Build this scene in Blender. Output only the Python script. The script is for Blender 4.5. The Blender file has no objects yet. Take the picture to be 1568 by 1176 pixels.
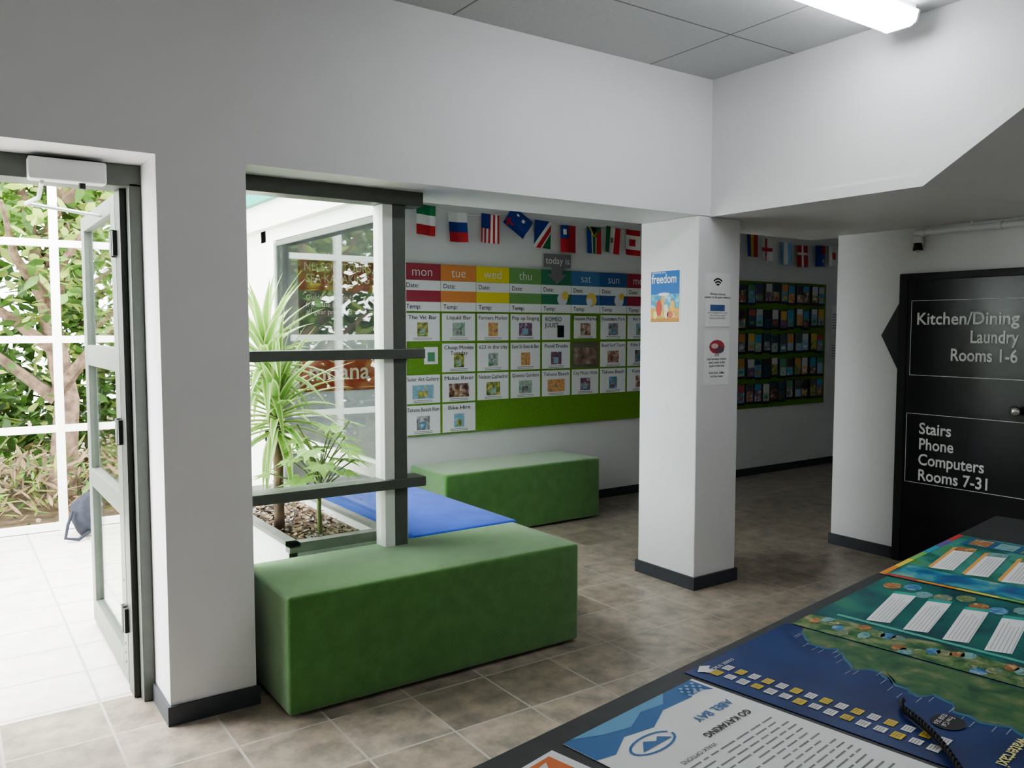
import bpy, math, random, bmesh
from mathutils import Vector, Matrix, noise
random.seed(7)
C=bpy.context.collection
S=bpy.context.scene

# ---------------------------------------------------------------- materials
MC={}
def mat(name,col,rough=.6,metal=0,noise=0,nscale=20,bump=0,bscale=60,emit=0,spec=.5,col2=None,sheen=0,trans=0):
    if name in MC: return MC[name]
    m=bpy.data.materials.new(name); m.use_nodes=True
    nt=m.node_tree; b=nt.nodes['Principled BSDF']
    b.inputs['Base Color'].default_value=(*col,1)
    b.inputs['Roughness'].default_value=rough
    b.inputs['Metallic'].default_value=metal
    b.inputs['Specular IOR Level'].default_value=spec
    if sheen: b.inputs['Sheen Weight'].default_value=sheen
    tc=nt.nodes.new('ShaderNodeTexCoord')
    if noise or col2:
        n=nt.nodes.new('ShaderNodeTexNoise'); n.inputs['Scale'].default_value=nscale; n.inputs['Detail'].default_value=5
        nt.links.new(tc.outputs['Object'],n.inputs['Vector'])
        r=nt.nodes.new('ShaderNodeValToRGB')
        c2=col2 or tuple(min(1,c*(1+noise)) for c in col)
        c1=col if col2 else tuple(c*(1-noise) for c in col)
        r.color_ramp.elements[0].color=(*c1,1); r.color_ramp.elements[0].position=.35
        r.color_ramp.elements[1].color=(*c2,1); r.color_ramp.elements[1].position=.65
        nt.links.new(n.outputs['Fac'],r.inputs['Fac']); nt.links.new(r.outputs['Color'],b.inputs['Base Color'])
    if bump:
        n=nt.nodes.new('ShaderNodeTexNoise'); n.inputs['Scale'].default_value=bscale; n.inputs['Detail'].default_value=4
        nt.links.new(tc.outputs['Object'],n.inputs['Vector'])
        bp=nt.nodes.new('ShaderNodeBump'); bp.inputs['Strength'].default_value=bump; bp.inputs['Distance'].default_value=.01
        nt.links.new(n.outputs['Fac'],bp.inputs['Height']); nt.links.new(bp.outputs['Normal'],b.inputs['Normal'])
    if emit:
        b.inputs['Emission Color'].default_value=(*col,1); b.inputs['Emission Strength'].default_value=emit
    if trans:
        o=nt.nodes['Material Output']; tr=nt.nodes.new('ShaderNodeBsdfTranslucent'); tr.inputs['Color'].default_value=(*[min(1,c*1.6) for c in col],1)
        mx=nt.nodes.new('ShaderNodeMixShader'); mx.inputs[0].default_value=trans
        nt.links.new(b.outputs[0],mx.inputs[1]); nt.links.new(tr.outputs[0],mx.inputs[2]); nt.links.new(mx.outputs[0],o.inputs['Surface'])
    MC[name]=m; return m
def photomat(name,cols,scale=30,dist=.4):
    """printed picture: noisy patches of several colours"""
    if name in MC: return MC[name]
    m=bpy.data.materials.new(name); m.use_nodes=True; nt=m.node_tree; b=nt.nodes['Principled BSDF']
    tc=nt.nodes.new('ShaderNodeTexCoord'); n=nt.nodes.new('ShaderNodeTexNoise'); n.inputs['Scale'].default_value=scale; n.inputs['Detail'].default_value=6; n.inputs['Distortion'].default_value=dist
    nt.links.new(tc.outputs['Object'],n.inputs['Vector']); r=nt.nodes.new('ShaderNodeValToRGB'); cr=r.color_ramp
    k=len(cols)
    while len(cr.elements)<k: cr.elements.new(.5)
    for i,c in enumerate(cols): cr.elements[i].position=.3+.4*i/(k-1); cr.elements[i].color=(*c,1)
    nt.links.new(n.outputs['Fac'],r.inputs['Fac']); nt.links.new(r.outputs['Color'],b.inputs['Base Color']); b.inputs['Roughness'].default_value=.35
    MC[name]=m; return m

def glass(name,tint=(1,1,1)):
    m=bpy.data.materials.new(name); m.use_nodes=True; nt=m.node_tree
    nt.nodes.remove(nt.nodes['Principled BSDF'])
    o=nt.nodes['Material Output']; t=nt.nodes.new('ShaderNodeBsdfTransparent'); g=nt.nodes.new('ShaderNodeBsdfGlossy')
    t.inputs['Color'].default_value=(*tint,1); g.inputs['Roughness'].default_value=.0
    ge=nt.nodes.new('ShaderNodeNewGeometry'); d=nt.nodes.new('ShaderNodeVectorMath'); d.operation='DOT_PRODUCT'
    nt.links.new(ge.outputs['Normal'],d.inputs[0]); nt.links.new(ge.outputs['Incoming'],d.inputs[1])
    def mth(op,a,bv=None,c=None):
        q=nt.nodes.new('ShaderNodeMath'); q.operation=op; nt.links.new(a,q.inputs[0])
        if bv is not None: q.inputs[1].default_value=bv
        if c is not None: q.inputs[2].default_value=c
        return q.outputs[0]
    ab=mth('ABSOLUTE',d.outputs['Value']); inv=mth('MULTIPLY_ADD',ab,-1,1); pw=mth('POWER',inv,5); fr=mth('MULTIPLY_ADD',pw,.96,.04)
    mx=nt.nodes.new('ShaderNodeMixShader')
    nt.links.new(fr,mx.inputs[0]); nt.links.new(t.outputs[0],mx.inputs[1]); nt.links.new(g.outputs[0],mx.inputs[2])
    nt.links.new(mx.outputs[0],o.inputs['Surface']); return m

def tilemat(name,ox,oy,bw,bh,mortar,c1,c2,cm,rough,nz=(.7,1.2),bump=.3,nscale=6,warm=None):
    m=bpy.data.materials.new(name); m.use_nodes=True; nt=m.node_tree; b=nt.nodes['Principled BSDF']
    tc=nt.nodes.new('ShaderNodeTexCoord'); mp=nt.nodes.new('ShaderNodeMapping')
    mp.inputs['Location'].default_value=(-ox,-oy,0)
    nt.links.new(tc.outputs['Object'],mp.inputs['Vector'])
    br=nt.nodes.new('ShaderNodeTexBrick'); br.offset=0; br.squash=1
    for k,v in (('Scale',1),('Brick Width',bw),('Row Height',bh),('Mortar Size',mortar),('Mortar Smooth',.1),('Bias',0)): br.inputs[k].default_value=v
    br.inputs['Color1'].default_value=(*c1,1); br.inputs['Color2'].default_value=(*c2,1); br.inputs['Mortar'].default_value=(*cm,1)
    nt.links.new(mp.outputs[0],br.inputs['Vector'])
    n=nt.nodes.new('ShaderNodeTexNoise'); n.inputs['Scale'].default_value=nscale; n.inputs['Detail'].default_value=8; n.inputs['Roughness'].default_value=.65
    nt.links.new(tc.outputs['Object'],n.inputs['Vector'])
    r=nt.nodes.new('ShaderNodeValToRGB'); w=warm or (1,1,1)
    r.color_ramp.elements[0].position=.34; r.color_ramp.elements[0].color=(nz[0]*w[2],nz[0],nz[0]*w[0],1)
    r.color_ramp.elements[1].position=.66; r.color_ramp.elements[1].color=(nz[1]*w[0],nz[1],nz[1]*w[2],1)
    nt.links.new(n.outputs['Fac'],r.inputs['Fac'])
    mu=nt.nodes.new('ShaderNodeVectorMath'); mu.operation='MULTIPLY'
    nt.links.new(br.outputs['Color'],mu.inputs[0]); nt.links.new(r.outputs['Color'],mu.inputs[1])
    # grout keeps its own colour
    mx=nt.nodes.new('ShaderNodeMix'); mx.data_type='RGBA'
    nt.links.new(br.outputs['Fac'],mx.inputs[0]); nt.links.new(mu.outputs[0],mx.inputs[6]); mx.inputs[7].default_value=(*cm,1)
    nt.links.new(mx.outputs[2],b.inputs['Base Color'])
    ro=nt.nodes.new('ShaderNodeMath'); ro.operation='MULTIPLY_ADD'; ro.inputs[1].default_value=.4; ro.inputs[2].default_value=rough
    nt.links.new(br.outputs['Fac'],ro.inputs[0]); nt.links.new(ro.outputs[0],b.inputs['Roughness'])
    inv=nt.nodes.new('ShaderNodeMath'); inv.operation='SUBTRACT'; inv.inputs[0].default_value=1
    nt.links.new(br.outputs['Fac'],inv.inputs[1])
    ad=nt.nodes.new('ShaderNodeMath'); ad.operation='MULTIPLY_ADD'; ad.inputs[1].default_value=.25
    nt.links.new(n.outputs['Fac'],ad.inputs[0]); nt.links.new(inv.outputs[0],ad.inputs[2])
    bp=nt.nodes.new('ShaderNodeBump'); bp.inputs['Strength'].default_value=bump; bp.inputs['Distance'].default_value=.006
    nt.links.new(ad.outputs[0],bp.inputs['Height']); nt.links.new(bp.outputs[0],b.inputs['Normal'])
    return m

WALL=mat('wall_paint',(.775,.775,.785),.55,bump=.03,bscale=120,noise=.01,nscale=2)
CREAM=mat('exterior_cream',(.80,.79,.70),.6,noise=.03)
BASE=mat('baseboard_grey',(.05,.055,.065),.5,noise=.1)
FRAME=mat('frame_greygreen',(.115,.13,.112),.4,noise=.05)
FRAMED=mat('frame_dark',(.03,.035,.03),.4,noise=.1)
WFRAME=mat('frame_white',(.82,.84,.80),.45,noise=.02)
GL=glass('window_glass',(.96,.98,.97))
FLOOR=tilemat('floor_tile',1.88-3.5,2.58-3.5,.35,.35,.005,(.265,.225,.185),(.375,.325,.270),(.44,.40,.35),.33,(.66,1.3),.3,9,(1.04,1,.96))
PAVE=tilemat('paving_tile',1.88-3.5,2.58-3.5,.35,.35,.006,(.62,.59,.53),(.68,.64,.59),(.42,.40,.37),.6,(.85,1.1),.2)
CEIL=tilemat('ceiling_tile',1.92-12,2.70-12,1.2,.6,.005,(.58,.59,.60),(.60,.61,.62),(.26,.26,.27),.5,(.95,1.04),.3,60)
GREEN=mat('green_fabric',(.065,.21,.035),.9,col2=(.090,.255,.05),nscale=14,bump=.5,bscale=320,sheen=.65)
BLUE=mat('blue_fabric',(.012,.07,.45),.85,col2=(.02,.095,.54),nscale=9,bump=.3,bscale=300,sheen=.2)
FELT=mat('green_felt',(.16,.33,.045),.95,noise=.08,nscale=60,bump=.2,bscale=300)
PAPER=mat('paper_white',(.86,.87,.88),.5,noise=.01)
INK=mat('ink_black',(.02,.02,.025),.6)
INKG=mat('ink_grey',(.25,.25,.27),.6)
WHITE=mat('white_print',(.85,.85,.85),.5)
BLACKG=mat('black_gloss',(.012,.012,.014),.25)
BLACKM=mat('black_matt',(.015,.015,.018),.5)
CHROME=mat('chrome',(.7,.7,.7),.2,metal=1)
PLAST=mat('white_plastic',(.75,.76,.77),.4)
TUBE=mat('fluoro_diffuser',(.95,.98,1),.4,emit=11)
def flat(r,g,b,rough=.5): return mat('print_%02x%02x%02x'%(int(r*255),int(g*255),int(b*255)),(r,g,b),rough)

# ---------------------------------------------------------------- mesh builder
class MB:
    def __init__(s,name): s.n=name; s.v=[]; s.f=[]; s.fm=[]; s.m=[]
    def mi(s,m):
        if m not in s.m: s.m.append(m)
        return s.m.index(m)
    def face(s,pts,m):
        i=len(s.v); s.v+= [tuple(p) for p in pts]; s.f.append(tuple(range(i,i+len(pts)))); s.fm.append(s.mi(m))
    def box(s,x0,x1,y0,y1,z0,z1,m):
        i=len(s.v); s.v+=[(x0,y0,z0),(x1,y0,z0),(x1,y1,z0),(x0,y1,z0),(x0,y0,z1),(x1,y0,z1),(x1,y1,z1),(x0,y1,z1)]
        for f in ((0,3,2,1),(4,5,6,7),(0,1,5,4),(1,2,6,5),(2,3,7,6),(3,0,4,7)):
            s.f.append(tuple(i+k for k in f)); s.fm.append(s.mi(m))
    def prism(s,poly,vec,m):
        n=len(poly); i=len(s.v); vec=Vector(vec)
        s.v+=[tuple(p) for p in poly]+[tuple(Vector(p)+vec) for p in poly]
        k=s.mi(m)
        s.f.append(tuple(i+a for a in range(n))); s.fm.append(k)
        s.f.append(tuple(i+n+a for a in reversed(range(n)))); s.fm.append(k)
        for a in range(n):
            b=(a+1)%n; s.f.append((i+a,i+n+a,i+n+b,i+b)); s.fm.append(k)
    def tube(s,pts,rad,m,n=8):
        k=s.mi(m); pts=[Vector(p) for p in pts]; i0=len(s.v)
        if not isinstance(rad,(list,tuple)): rad=[rad]*len(pts)
        for j,p in enumerate(pts):
            d=(pts[min(j+1,len(pts)-1)]-pts[max(j-1,0)]).normalized()
            a=d.cross(Vector((0,0,1)) if abs(d.z)<.9 else Vector((1,0,0))).normalized(); b=d.cross(a)
            for q in range(n):
                t=2*math.pi*q/n; s.v.append(tuple(p+(a*math.cos(t)+b*math.sin(t))*rad[j]))
        for j in range(len(pts)-1):
            for q in range(n):
                r=(q+1)%n; s.f.append((i0+j*n+q,i0+j*n+r,i0+(j+1)*n+r,i0+(j+1)*n+q)); s.fm.append(k)
        s.f.append(tuple(i0+q for q in reversed(range(n)))); s.fm.append(k)
        s.f.append(tuple(i0+(len(pts)-1)*n+q for q in range(n))); s.fm.append(k)
    def build(s,parent=None,bevel=0,smooth=False,loc=None,rotz=0,seg=2):
        me=bpy.data.meshes.new(s.n); me.from_pydata(s.v,[],s.f)
        for m in s.m: me.materials.append(m)
        for p,k in zip(me.polygons,s.fm): p.material_index=k; p.use_smooth=smooth
        me.update()
        bm=bmesh.new(); bm.from_mesh(me); bmesh.ops.recalc_face_normals(bm,faces=bm.faces); bm.to_mesh(me); bm.free()
        o=bpy.data.objects.new(s.n,me); C.objects.link(o)
        if loc: o.location=loc
        o.rotation_euler[2]=rotz
        if bevel:
            b=o.modifiers.new('bevel','BEVEL'); b.width=bevel; b.segments=seg; b.limit_method='ANGLE'
        if parent: o.parent=parent
        return o
def empty(name,loc=(0,0,0),rotz=0):
    e=bpy.data.objects.new(name,None); e.location=loc; e.rotation_euler[2]=rotz; e.empty_display_size=.1; C.objects.link(e); return e
def text(parent,name,body,loc,rot,size,m,align='LEFT',width=None,ls=1.0,bold=0,ay='TOP_BASELINE'):
    cu=bpy.data.curves.new(name,'FONT'); cu.body=body; cu.size=size; cu.align_x=align; cu.align_y=ay; cu.space_line=ls; cu.offset=bold
    cu.resolution_u=3
    cu.materials.append(m)
    o=bpy.data.objects.new(name,cu); o.location=loc; o.rotation_euler=rot; C.objects.link(o)
    if width:
        bpy.context.view_layer.update(); w=o.dimensions.x
        if w>0: o.scale.x=width/w
    if parent: o.parent=parent
    return o
R90=math.pi/2
RC=(R90,0,0)
RD=(R90,0,-R90)

# ---------------------------------------------------------------- room shell
ZC=2.88; ZH=2.13; YA=3.235; YB=3.58; XR=5.08; XL=-2.2; YK=-3.2; YC=5.52
b=MB('floor'); b.box(XL-.1,9.2,YK-.1,3.6,-.1,0,FLOOR); b.box(1.80,9.2,3.6,5.7,-.1,0,FLOOR); b.build()
b=MB('courtyard_paving'); b.box(-5,1.80,3.6,7.05,-.1,-.001,PAVE); b.build()
b=MB('garden_ground'); b.box(-9,9,7.05,16,-.15,-.02,mat('soil',(.14,.10,.06),.95,noise=.4,nscale=8,bump=1,bscale=10)); b.build()
b=MB('ceiling'); b.box(XL-.1,XR,YK-.1,YA,ZC,ZC+.1,CEIL); b.build()
NY=3.70
b=MB('wall_entry')
poly=[(XL-.1,0),(-.55,0),(-.55,ZH),(.67,ZH),(.67,0),(.995,0),(.995,ZH),(XR+.1,ZH),(XR+.1,3.1),(XL-.1,3.1)]
b.prism([(x,YA,z) for x,z in poly],(0,YB-YA,0),WALL)
b.box(1.88,XR+.1,YB,NY,ZH,3.1,WALL)
b.build()
b=MB('column'); b.box(3.51,3.86,YA+.004,NY,0,ZH,WALL); b.build(bevel=.006)
b=MB('baseboard_column')
b.box(3.498,3.872,YA-.008,NY+.012,0,.075,BASE); b.build()
b=MB('baseboard_entry')
b.box(.658,1.007,YA-.012,YB-.09,0,.075,BASE); b.box(XL,-.54,YA-.012,YB-.09,0,.075,BASE); b.build()
b=MB('wall_back'); b.box(1.80,9.2,YC,YC+.15,0,2.7,WALL); b.build()
b=MB('baseboard_back'); b.box(1.9,9,YC-.012,YC,0,.075,BASE); b.build()
b=MB('ceiling_hall'); b.box(1.80,9.2,NY,5.67,2.62,2.72,WALL); b.box(XR+.1,9.2,3.3,NY,2.62,2.72,WALL); b.build()
b=MB('wall_right')
poly=[(XR,YK),(XR+.15,YK),(XR+.15,3.27),(9.2,3.27),(9.2,3.42),(XR,3.42)]
b.prism([(x,y,0) for x,y in poly],(0,0,2.62),WALL); b.box(XR,XR+.15,YK,3.27,2.62,ZC+.1,WALL); b.build()
b=MB('wall_hall_end'); b.box(9.05,9.2,3.42,5.52,0,2.62,WALL); b.build()
b=MB('baseboard_right'); b.box(XR-.012,XR,2.97,3.432,0,.075,BASE); b.box(XR-.012,XR,YK,1.9,0,.075,BASE); b.box(XR,9,3.42,3.432,0,.075,BASE); b.build()
b=MB('wall_rear'); b.box(XL-.1,XR+.1,YK-.15,YK,0,ZC+.1,WALL); b.build()
b=MB('wall_left'); b.box(XL-.15,XL,YK,YB,0,ZC+.1,WALL); b.build()
b=MB('wall_stair_bulkhead'); XB=3.60
pr=[(3.235,ZH),(2.01,ZH),(.81,ZC),(3.235,ZC)]
b.prism([(XB,y,z) for y,z in pr],(XR-XB,0,0),WALL); b.build()
b=MB('trim_bulkhead')
b.prism([(XB-.006,3.235,ZH-.004),(XB-.006,2.01,ZH-.004),(XB-.006,.81,ZC-.004),(XB-.006,.89,ZC),(XB-.006,2.03,ZH+.05),(XB-.006,3.235,ZH+.05)],(.03,0,0),WALL); b.build()

# ---------------------------------------------------------------- ceiling light and added fill lights
def batten(x0,x1,y0,y1,m=TUBE,zc=ZC):
    e=empty('fluorescent_or_fill_light',(0,0,0)); D=zc-ZC  # name shared by the visible fitting and the added fill lights
    b=MB('housing'); b.box(x0,x1,y0+.02,y1-.02,zc-.035,zc,PLAST); b.build(e)
    b=MB('diffuser')
    prof=[(y0,ZC-.03),(y0+.012,ZC-.075),(y0+.035,ZC-.088),(y1-.035,ZC-.088),(y1-.012,ZC-.075),(y1,ZC-.03)]
    prof=[(y,z+D) for y,z in prof]
    b.prism([(x0+.01,y,z) for y,z in prof],(x1-x0-.02,0,0),m); b.build(e,bevel=.004)
    b=MB('end_cap')
    for xx in (x0,x1-.012): b.prism([(xx,y,z-.003) for y,z in prof],(.012,0,0),PLAST)
    b.build(e)
batten(1.98,3.48,1.98,2.16)
TB=mat('added_fill_diffuser',(.95,.98,1),.4,emit=9)
batten(-1.2,.3,-1.1,-.92,TB); batten(1.0,2.5,-2.0,-1.82,TB)  # added fill lights behind the camera, shaped as battens to brighten the room

# ---------------------------------------------------------------- windows
b=MB('window_1')
y0,y1=3.45,3.55
b.box(.995,1.88,y0-.01,y1,2.065,ZH,FRAME)
b.box(.995,1.04,y0,y1,0,2.065,FRAME)
b.box(1.04,1.88,y0-.02,y1,1.36,1.405,FRAME)
b.box(1.04,1.88,y0-.02,y1,.755,.80,FRAME)
b.box(1.04,1.81,y0,y1,0,.06,FRAME)
b.box(1.675,1.725,y0,y1,.06,2.065,WFRAME); b.box(1.725,1.79,y0,y1,.06,2.065,FRAME)
b.box(1.04,1.675,y0+.045,y0+.05,.06,2.065,GL)
b.build(bevel=.003)
b=MB('window_2')
xx0,xx1=1.79,1.85
b.box(xx0,xx1,3.56,5.52,2.06,2.14,WFRAME); b.box(xx0,xx1,3.56,5.52,.74,.82,WFRAME)
b.box(xx0,xx1,5.30,5.42,0,2.06,WFRAME); b.box(xx0,xx1,3.56,3.62,0,2.06,WFRAME)
b.box(xx0,xx1,3.62,5.30,0,.10,WFRAME)
b.box(xx0+.03,xx0+.035,3.62,5.30,.10,2.06,GL)
b.box(xx0-.02,xx0,5.22,5.30,.82,2.06,WFRAME); b.box(xx0-.012,xx0,5.19,5.22,.82,2.04,FRAME); b.box(xx0-.012,xx0,3.62,5.19,2.02,2.05,FRAME)
b.build(bevel=.003)
b=MB('wall_exterior'); b.box(1.74,1.86,3.58,7.0,2.14,2.30,CREAM); b.box(1.79,1.90,5.42,7.0,0,2.14,CREAM); b.build()
b=MB('trim_awning'); b.box(1.70,1.80,3.6,7.0,2.30,2.72,mat('teal_metal',(.03,.28,.22),.5,noise=.05)); b.build()

# ---------------------------------------------------------------- door
e=empty('door_1')
b=MB('door_frame')
b.box(.625,.67,3.50,3.66,0,2.06,FRAME); b.box(-.55,.67,3.50,3.66,2.045,ZH,FRAME); b.box(-.55,-.5,3.50,3.66,0,2.045,FRAME)
b.box(.60,.625,3.56,3.66,0,2.045,FRAMED)
b.build(e,bevel=.004)
b=MB('door_leaf')
xa,xb=.60,.645; ya,yb=3.67,4.62
b.box(xa,xb,ya,ya+.10,.02,2.04,FRAME); b.box(xa,xb,yb-.09,yb,.02,2.04,FRAME)
b.box(xa,xb,ya+.1,yb-.09,1.97,2.04,FRAME); b.box(xa,xb,ya+.1,yb-.09,1.32,1.42,FRAME); b.box(xa,xb,ya+.1,yb-.09,.72,.81,FRAME); b.box(xa,xb,ya+.1,yb-.09,.02,.14,FRAME)
b.build(e,bevel=.004)
b=MB('door_glass'); b.box(.62,.625,ya+.10,yb-.09,.14,1.97,GL); b.build(e)
b=MB('hinges')
for z in (.30,1.08,1.84):
    b.box(.585,.602,3.635,3.72,z-.05,z+.05,FRAMED); b.tube([(.59,3.672,z-.055),(.59,3.672,z+.055)],.009,FRAMED)
    for k in (-.03,0,.03): b.tube([(.584,3.70,z+k),(.5835,3.70,z+k)],.005,CHROME,8)
for z in (.1,.14,.18,.45): b.tube([(.599,3.72,z),(.5985,3.72,z)],.006,BLACKM,8)
b.build(e)
b=MB('door_closer'); b.box(.285,.54,3.43,3.50,2.035,2.115,PLAST)
b.build(e,bevel=.008)
b=MB('closer_arm'); b.tube([(.33,3.47,2.03),(.33,3.60,1.99),(.30,3.75,1.985),(.60,4.02,1.99)],.008,PLAST,6); b.tube([(.46,3.46,2.035),(.46,3.46,2.015)],.012,BLACKM,8); b.build(e)

b=MB('window_3'); y0=6.9
for x in (-3.3,-2.5,-1.7,-.9,-.09,.72,1.6): b.box(x-.028,x+.028,y0,y0+.06,0,3.0,WFRAME)
for z in (.03,.76,1.42,2.12,2.97): b.box(-3.3,1.75,y0+.004,y0+.056,z-.026,z+.026,WFRAME)
b.build(bevel=.003)

# ---------------------------------------------------------------- trees
LV=[mat('leaf_a',(.11,.22,.045),.5,noise=.4,nscale=3,trans=.25),mat('leaf_b',(.055,.115,.025),.5,noise=.4,nscale=3),mat('leaf_c',(.34,.42,.11),.5,noise=.3,nscale=3,trans=.35),mat('leaf_dry',(.28,.20,.12),.8,noise=.4,nscale=3)]
BARK=mat('bark',(.17,.115,.08),.9,noise=.5,nscale=12,bump=.8,bscale=20)
def leaf(b,p,d,L,W,m):
    d=Vector(d).normalized(); s=d.cross(Vector((random.uniform(-1,1),random.uniform(-1,1),1.2))).normalized(); n=s.cross(d)
    p=Vector(p); b.face([p,p+d*L*.35+s*W*.5,p+d*L*.75+s*W*.35+n*L*.04,p+d*L,p+d*L*.75-s*W*.35+n*L*.04,p+d*L*.35-s*W*.5],m)
def tree(x,y,h,r,nl,seed,lsz=.13,trunk=.09,mix=(0,0,1,2),low=.25):
    random.seed(seed); b=MB('garden_tree')
    top=Vector((x+random.uniform(-.3,.3),y,h*.75))
    b.tube([(x,y,-.05),(x+.08,y,h*.25),(x-.05,y+.1,h*.5),top],[trunk,trunk*.8,trunk*.6,trunk*.3],BARK,10)
    for i in range(9):
        z=h*random.uniform(.25,.7); a=random.uniform(0,6.28)
        p=Vector((x,y,z)); q=p+Vector((math.cos(a)*r*.5,math.sin(a)*r*.5,h*.12)); w=q+Vector((math.cos(a+.4)*r*.45,math.sin(a+.4)*r*.45,h*.1))
        b.tube([p,q,w],[trunk*.5,trunk*.3,trunk*.1],BARK,6)
    cl=[(Vector((x+random.uniform(-r,r),y+random.uniform(-r*.6,r*.6),h*random.uniform(low,1))),random.uniform(.12,.32)) for _ in range(40)]
    for i in range(nl):
        c,rr=random.choice(cl); p=c+Vector([random.gauss(0,rr) for _ in range(3)])
        if p.z<.05 or p.y<7.15: continue
        leaf(b,p,(random.uniform(-1,1),random.uniform(-.2,1),random.uniform(-.8,.6)),lsz*random.uniform(.6,1.4),lsz*.5,LV[random.choice(mix)])
    return b.build()
tree(.80,7.9,3.6,1.0,2000,1,.14,.12,(0,0,1,2,2),.40)
tree(-.9,8.6,4.0,1.3,2200,2,.15)
tree(1.7,8.3,3.4,1.0,2400,3,.12,.07,(0,1,1,2),.15)
tree(-2.6,9.0,4.2,1.5,2400,4,.17)
tree(.2,10.2,4.5,2.0,3000,5,.20,.12,(0,1,1),.05)
tree(1.3,9.6,4.2,1.5,2400,8,.18,.10,(0,1,1,2),.05)
tree(3.2,9.5,4.2,1.6,2200,6,.18)
random.seed(11); b=MB('garden_undergrowth')
for i in range(6500):
    p=(random.uniform(-3.5,3.5),random.uniform(7.15,9.3),random.uniform(-.02,.45))
    k=random.random()
    leaf(b,p,(random.uniform(-1,1),random.uniform(-.3,1),random.uniform(-.3,1.0)),random.uniform(.06,.2),.02+.02*random.random(),LV[3] if k<.6 else LV[random.choice((0,1,2))])
for i in range(4000):
    x=random.uniform(-3.5,3.5); z=abs(random.gauss(0,.6))+.3
    leaf(b,(x,random.uniform(8.3,10.8),z),(random.uniform(-1,1),random.uniform(-1,1),random.uniform(-.5,1)),random.uniform(.1,.24),.08,LV[random.choice((0,1,1,1))])
b.build()
def blob(name,loc,sc,m,sub=3,disp=.15,seed=0,parent=None):
    bm=bmesh.new(); bmesh.ops.create_icosphere(bm,subdivisions=sub,radius=1); random.seed(seed)
    for v in bm.verts:
        n=noise.noise(v.co*1.7+Vector((seed,0,0))); v.co*=1+disp*n
        v.co=Vector((v.co.x*sc[0],v.co.y*sc[1],v.co.z*sc[2]))
    me=bpy.data.meshes.new(name); bm.to_mesh(me); bm.free(); me.materials.append(m)
    for p in me.polygons: p.use_smooth=True
    o=bpy.data.objects.new(name,me); o.location=loc; C.objects.link(o)
    if parent: o.parent=parent
    return o
e=empty('backpack'); BG=mat('bag_navy',(.015,.018,.03),.8,noise=.3)
blob('bag_body',(.84,6.62,.163),(.12,.11,.15),BG,3,.25,3,e)
b=MB('bag_strap'); b.tube([(.74,6.56,.2),(.70,6.50,.12),(.68,6.48,.03),(.76,6.46,.016),(.84,6.52,.05)],.012,BG,6); b.build(e,smooth=True)

# ---------------------------------------------------------------- planter and plants
e=empty('planter_box'); PG=mat('planter_grey',(.17,.17,.16),.6,noise=.1); PW=mat('planter_white',(.75,.75,.73),.6,noise=.04)
px0,px1,py0,py1,pz=1.27,1.765,3.58,5.18,.535
b=MB('planter_walls')
b.box(px0,px0+.03,py0,py1,0,pz-.02,PW); b.box(px0,px1,py0,py0+.03,0,pz-.02,PW); b.box(px1-.03,px1,py0,py1,0,pz-.02,PW); b.box(px0,px1,py1-.03,py1,0,pz-.02,PW)
b.box(px0-.01,px0+.04,py0-.01,py1,pz-.02,pz,PG); b.box(px0-.01,px1,py0-.01,py0+.045,pz-.045,pz,PG); b.box(px1-.04,px1,py0,py1,pz-.02,pz,PG)
b.build(e)
b=MB('soil'); b.box(px0+.03,px1-.03,py0+.03,py1-.03,.3,.47,mat('bark_mulch',(.12,.075,.05),.95,noise=.6,nscale=40,bump=1,bscale=40))
random.seed(5)
MU=[mat('mulch_a',(.13,.075,.045),.9,noise=.3),mat('mulch_b',(.06,.04,.03),.9,noise=.3),mat('mulch_c',(.33,.24,.16),.9,noise=.3),mat('pebble',(.3,.28,.26),.8,noise=.2)]
for i in range(1100):
    x=random.uniform(px0+.06,px1-.07); y=random.uniform(py0+.06,py1-.06); z=.472+random.uniform(0,.02)
    d=Vector((random.uniform(-1,1),random.uniform(-1,1),random.uniform(-.3,.3)))
    leaf(b,(x,y,z),d,random.uniform(.02,.05),random.uniform(.012,.028),random.choice(MU))
b.build(e)
YG=mat('cordyline_green',(.22,.40,.09),.4,noise=.15,nscale=6,trans=.25); YE=mat('cordyline_cream',(.60,.67,.34),.4,noise=.1,trans=.25)
def blade(b,p,az,el,L,W,droop):
    p=Vector(p);n=7
    h=Vector((math.cos(az),math.sin(az),0)); side=Vector((-math.sin(az),math.cos(az),0)); e_=el; cur=p.copy(); rows=[]
    for i in range(n+1):
        t=i/n; w=W*(math.sin(math.pi*min(1,(t*.9+.12)))**.7)*(1-t**3)+.0005
        if cur.x>1.765: cur.x=1.765
        if cur.y<3.57: cur.y=3.57
        rows.append((cur.copy(),w)); d=h*math.cos(e_)+Vector((0,0,math.sin(e_))); cur+=d*L/n; e_-=droop/n
    for i in range(n):
        (a,wa),(c,wc)=rows[i],rows[i+1]; up=Vector((0,0,-.15))
        for s0,s1,m in ((-1,-.62,YE),(-.62,0,YG),(0,.62,YG),(.62,1,YE)):
            b.face([a+side*wa*s0-up*wa*abs(s0)*3,a+side*wa*s1-up*wa*abs(s1)*3,c+side*wc*s1-up*wc*abs(s1)*3,c+side*wc*s0-up*wc*abs(s0)*3],m)
random.seed(21)
e=empty('potted_cordyline')
b=MB('stems')
b.tube([(1.39,4.08,.46),(1.385,4.07,.7),(1.39,4.09,.95),(1.385,4.08,1.12)],[.028,.025,.024,.022],BARK,8)
b.tube([(1.41,4.14,.46),(1.42,4.16,.8),(1.37,4.15,1.15),(1.35,4.14,1.38)],[.024,.022,.020,.018],BARK,8)
b.build(e,smooth=True)
b=MB('leaves')
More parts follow.
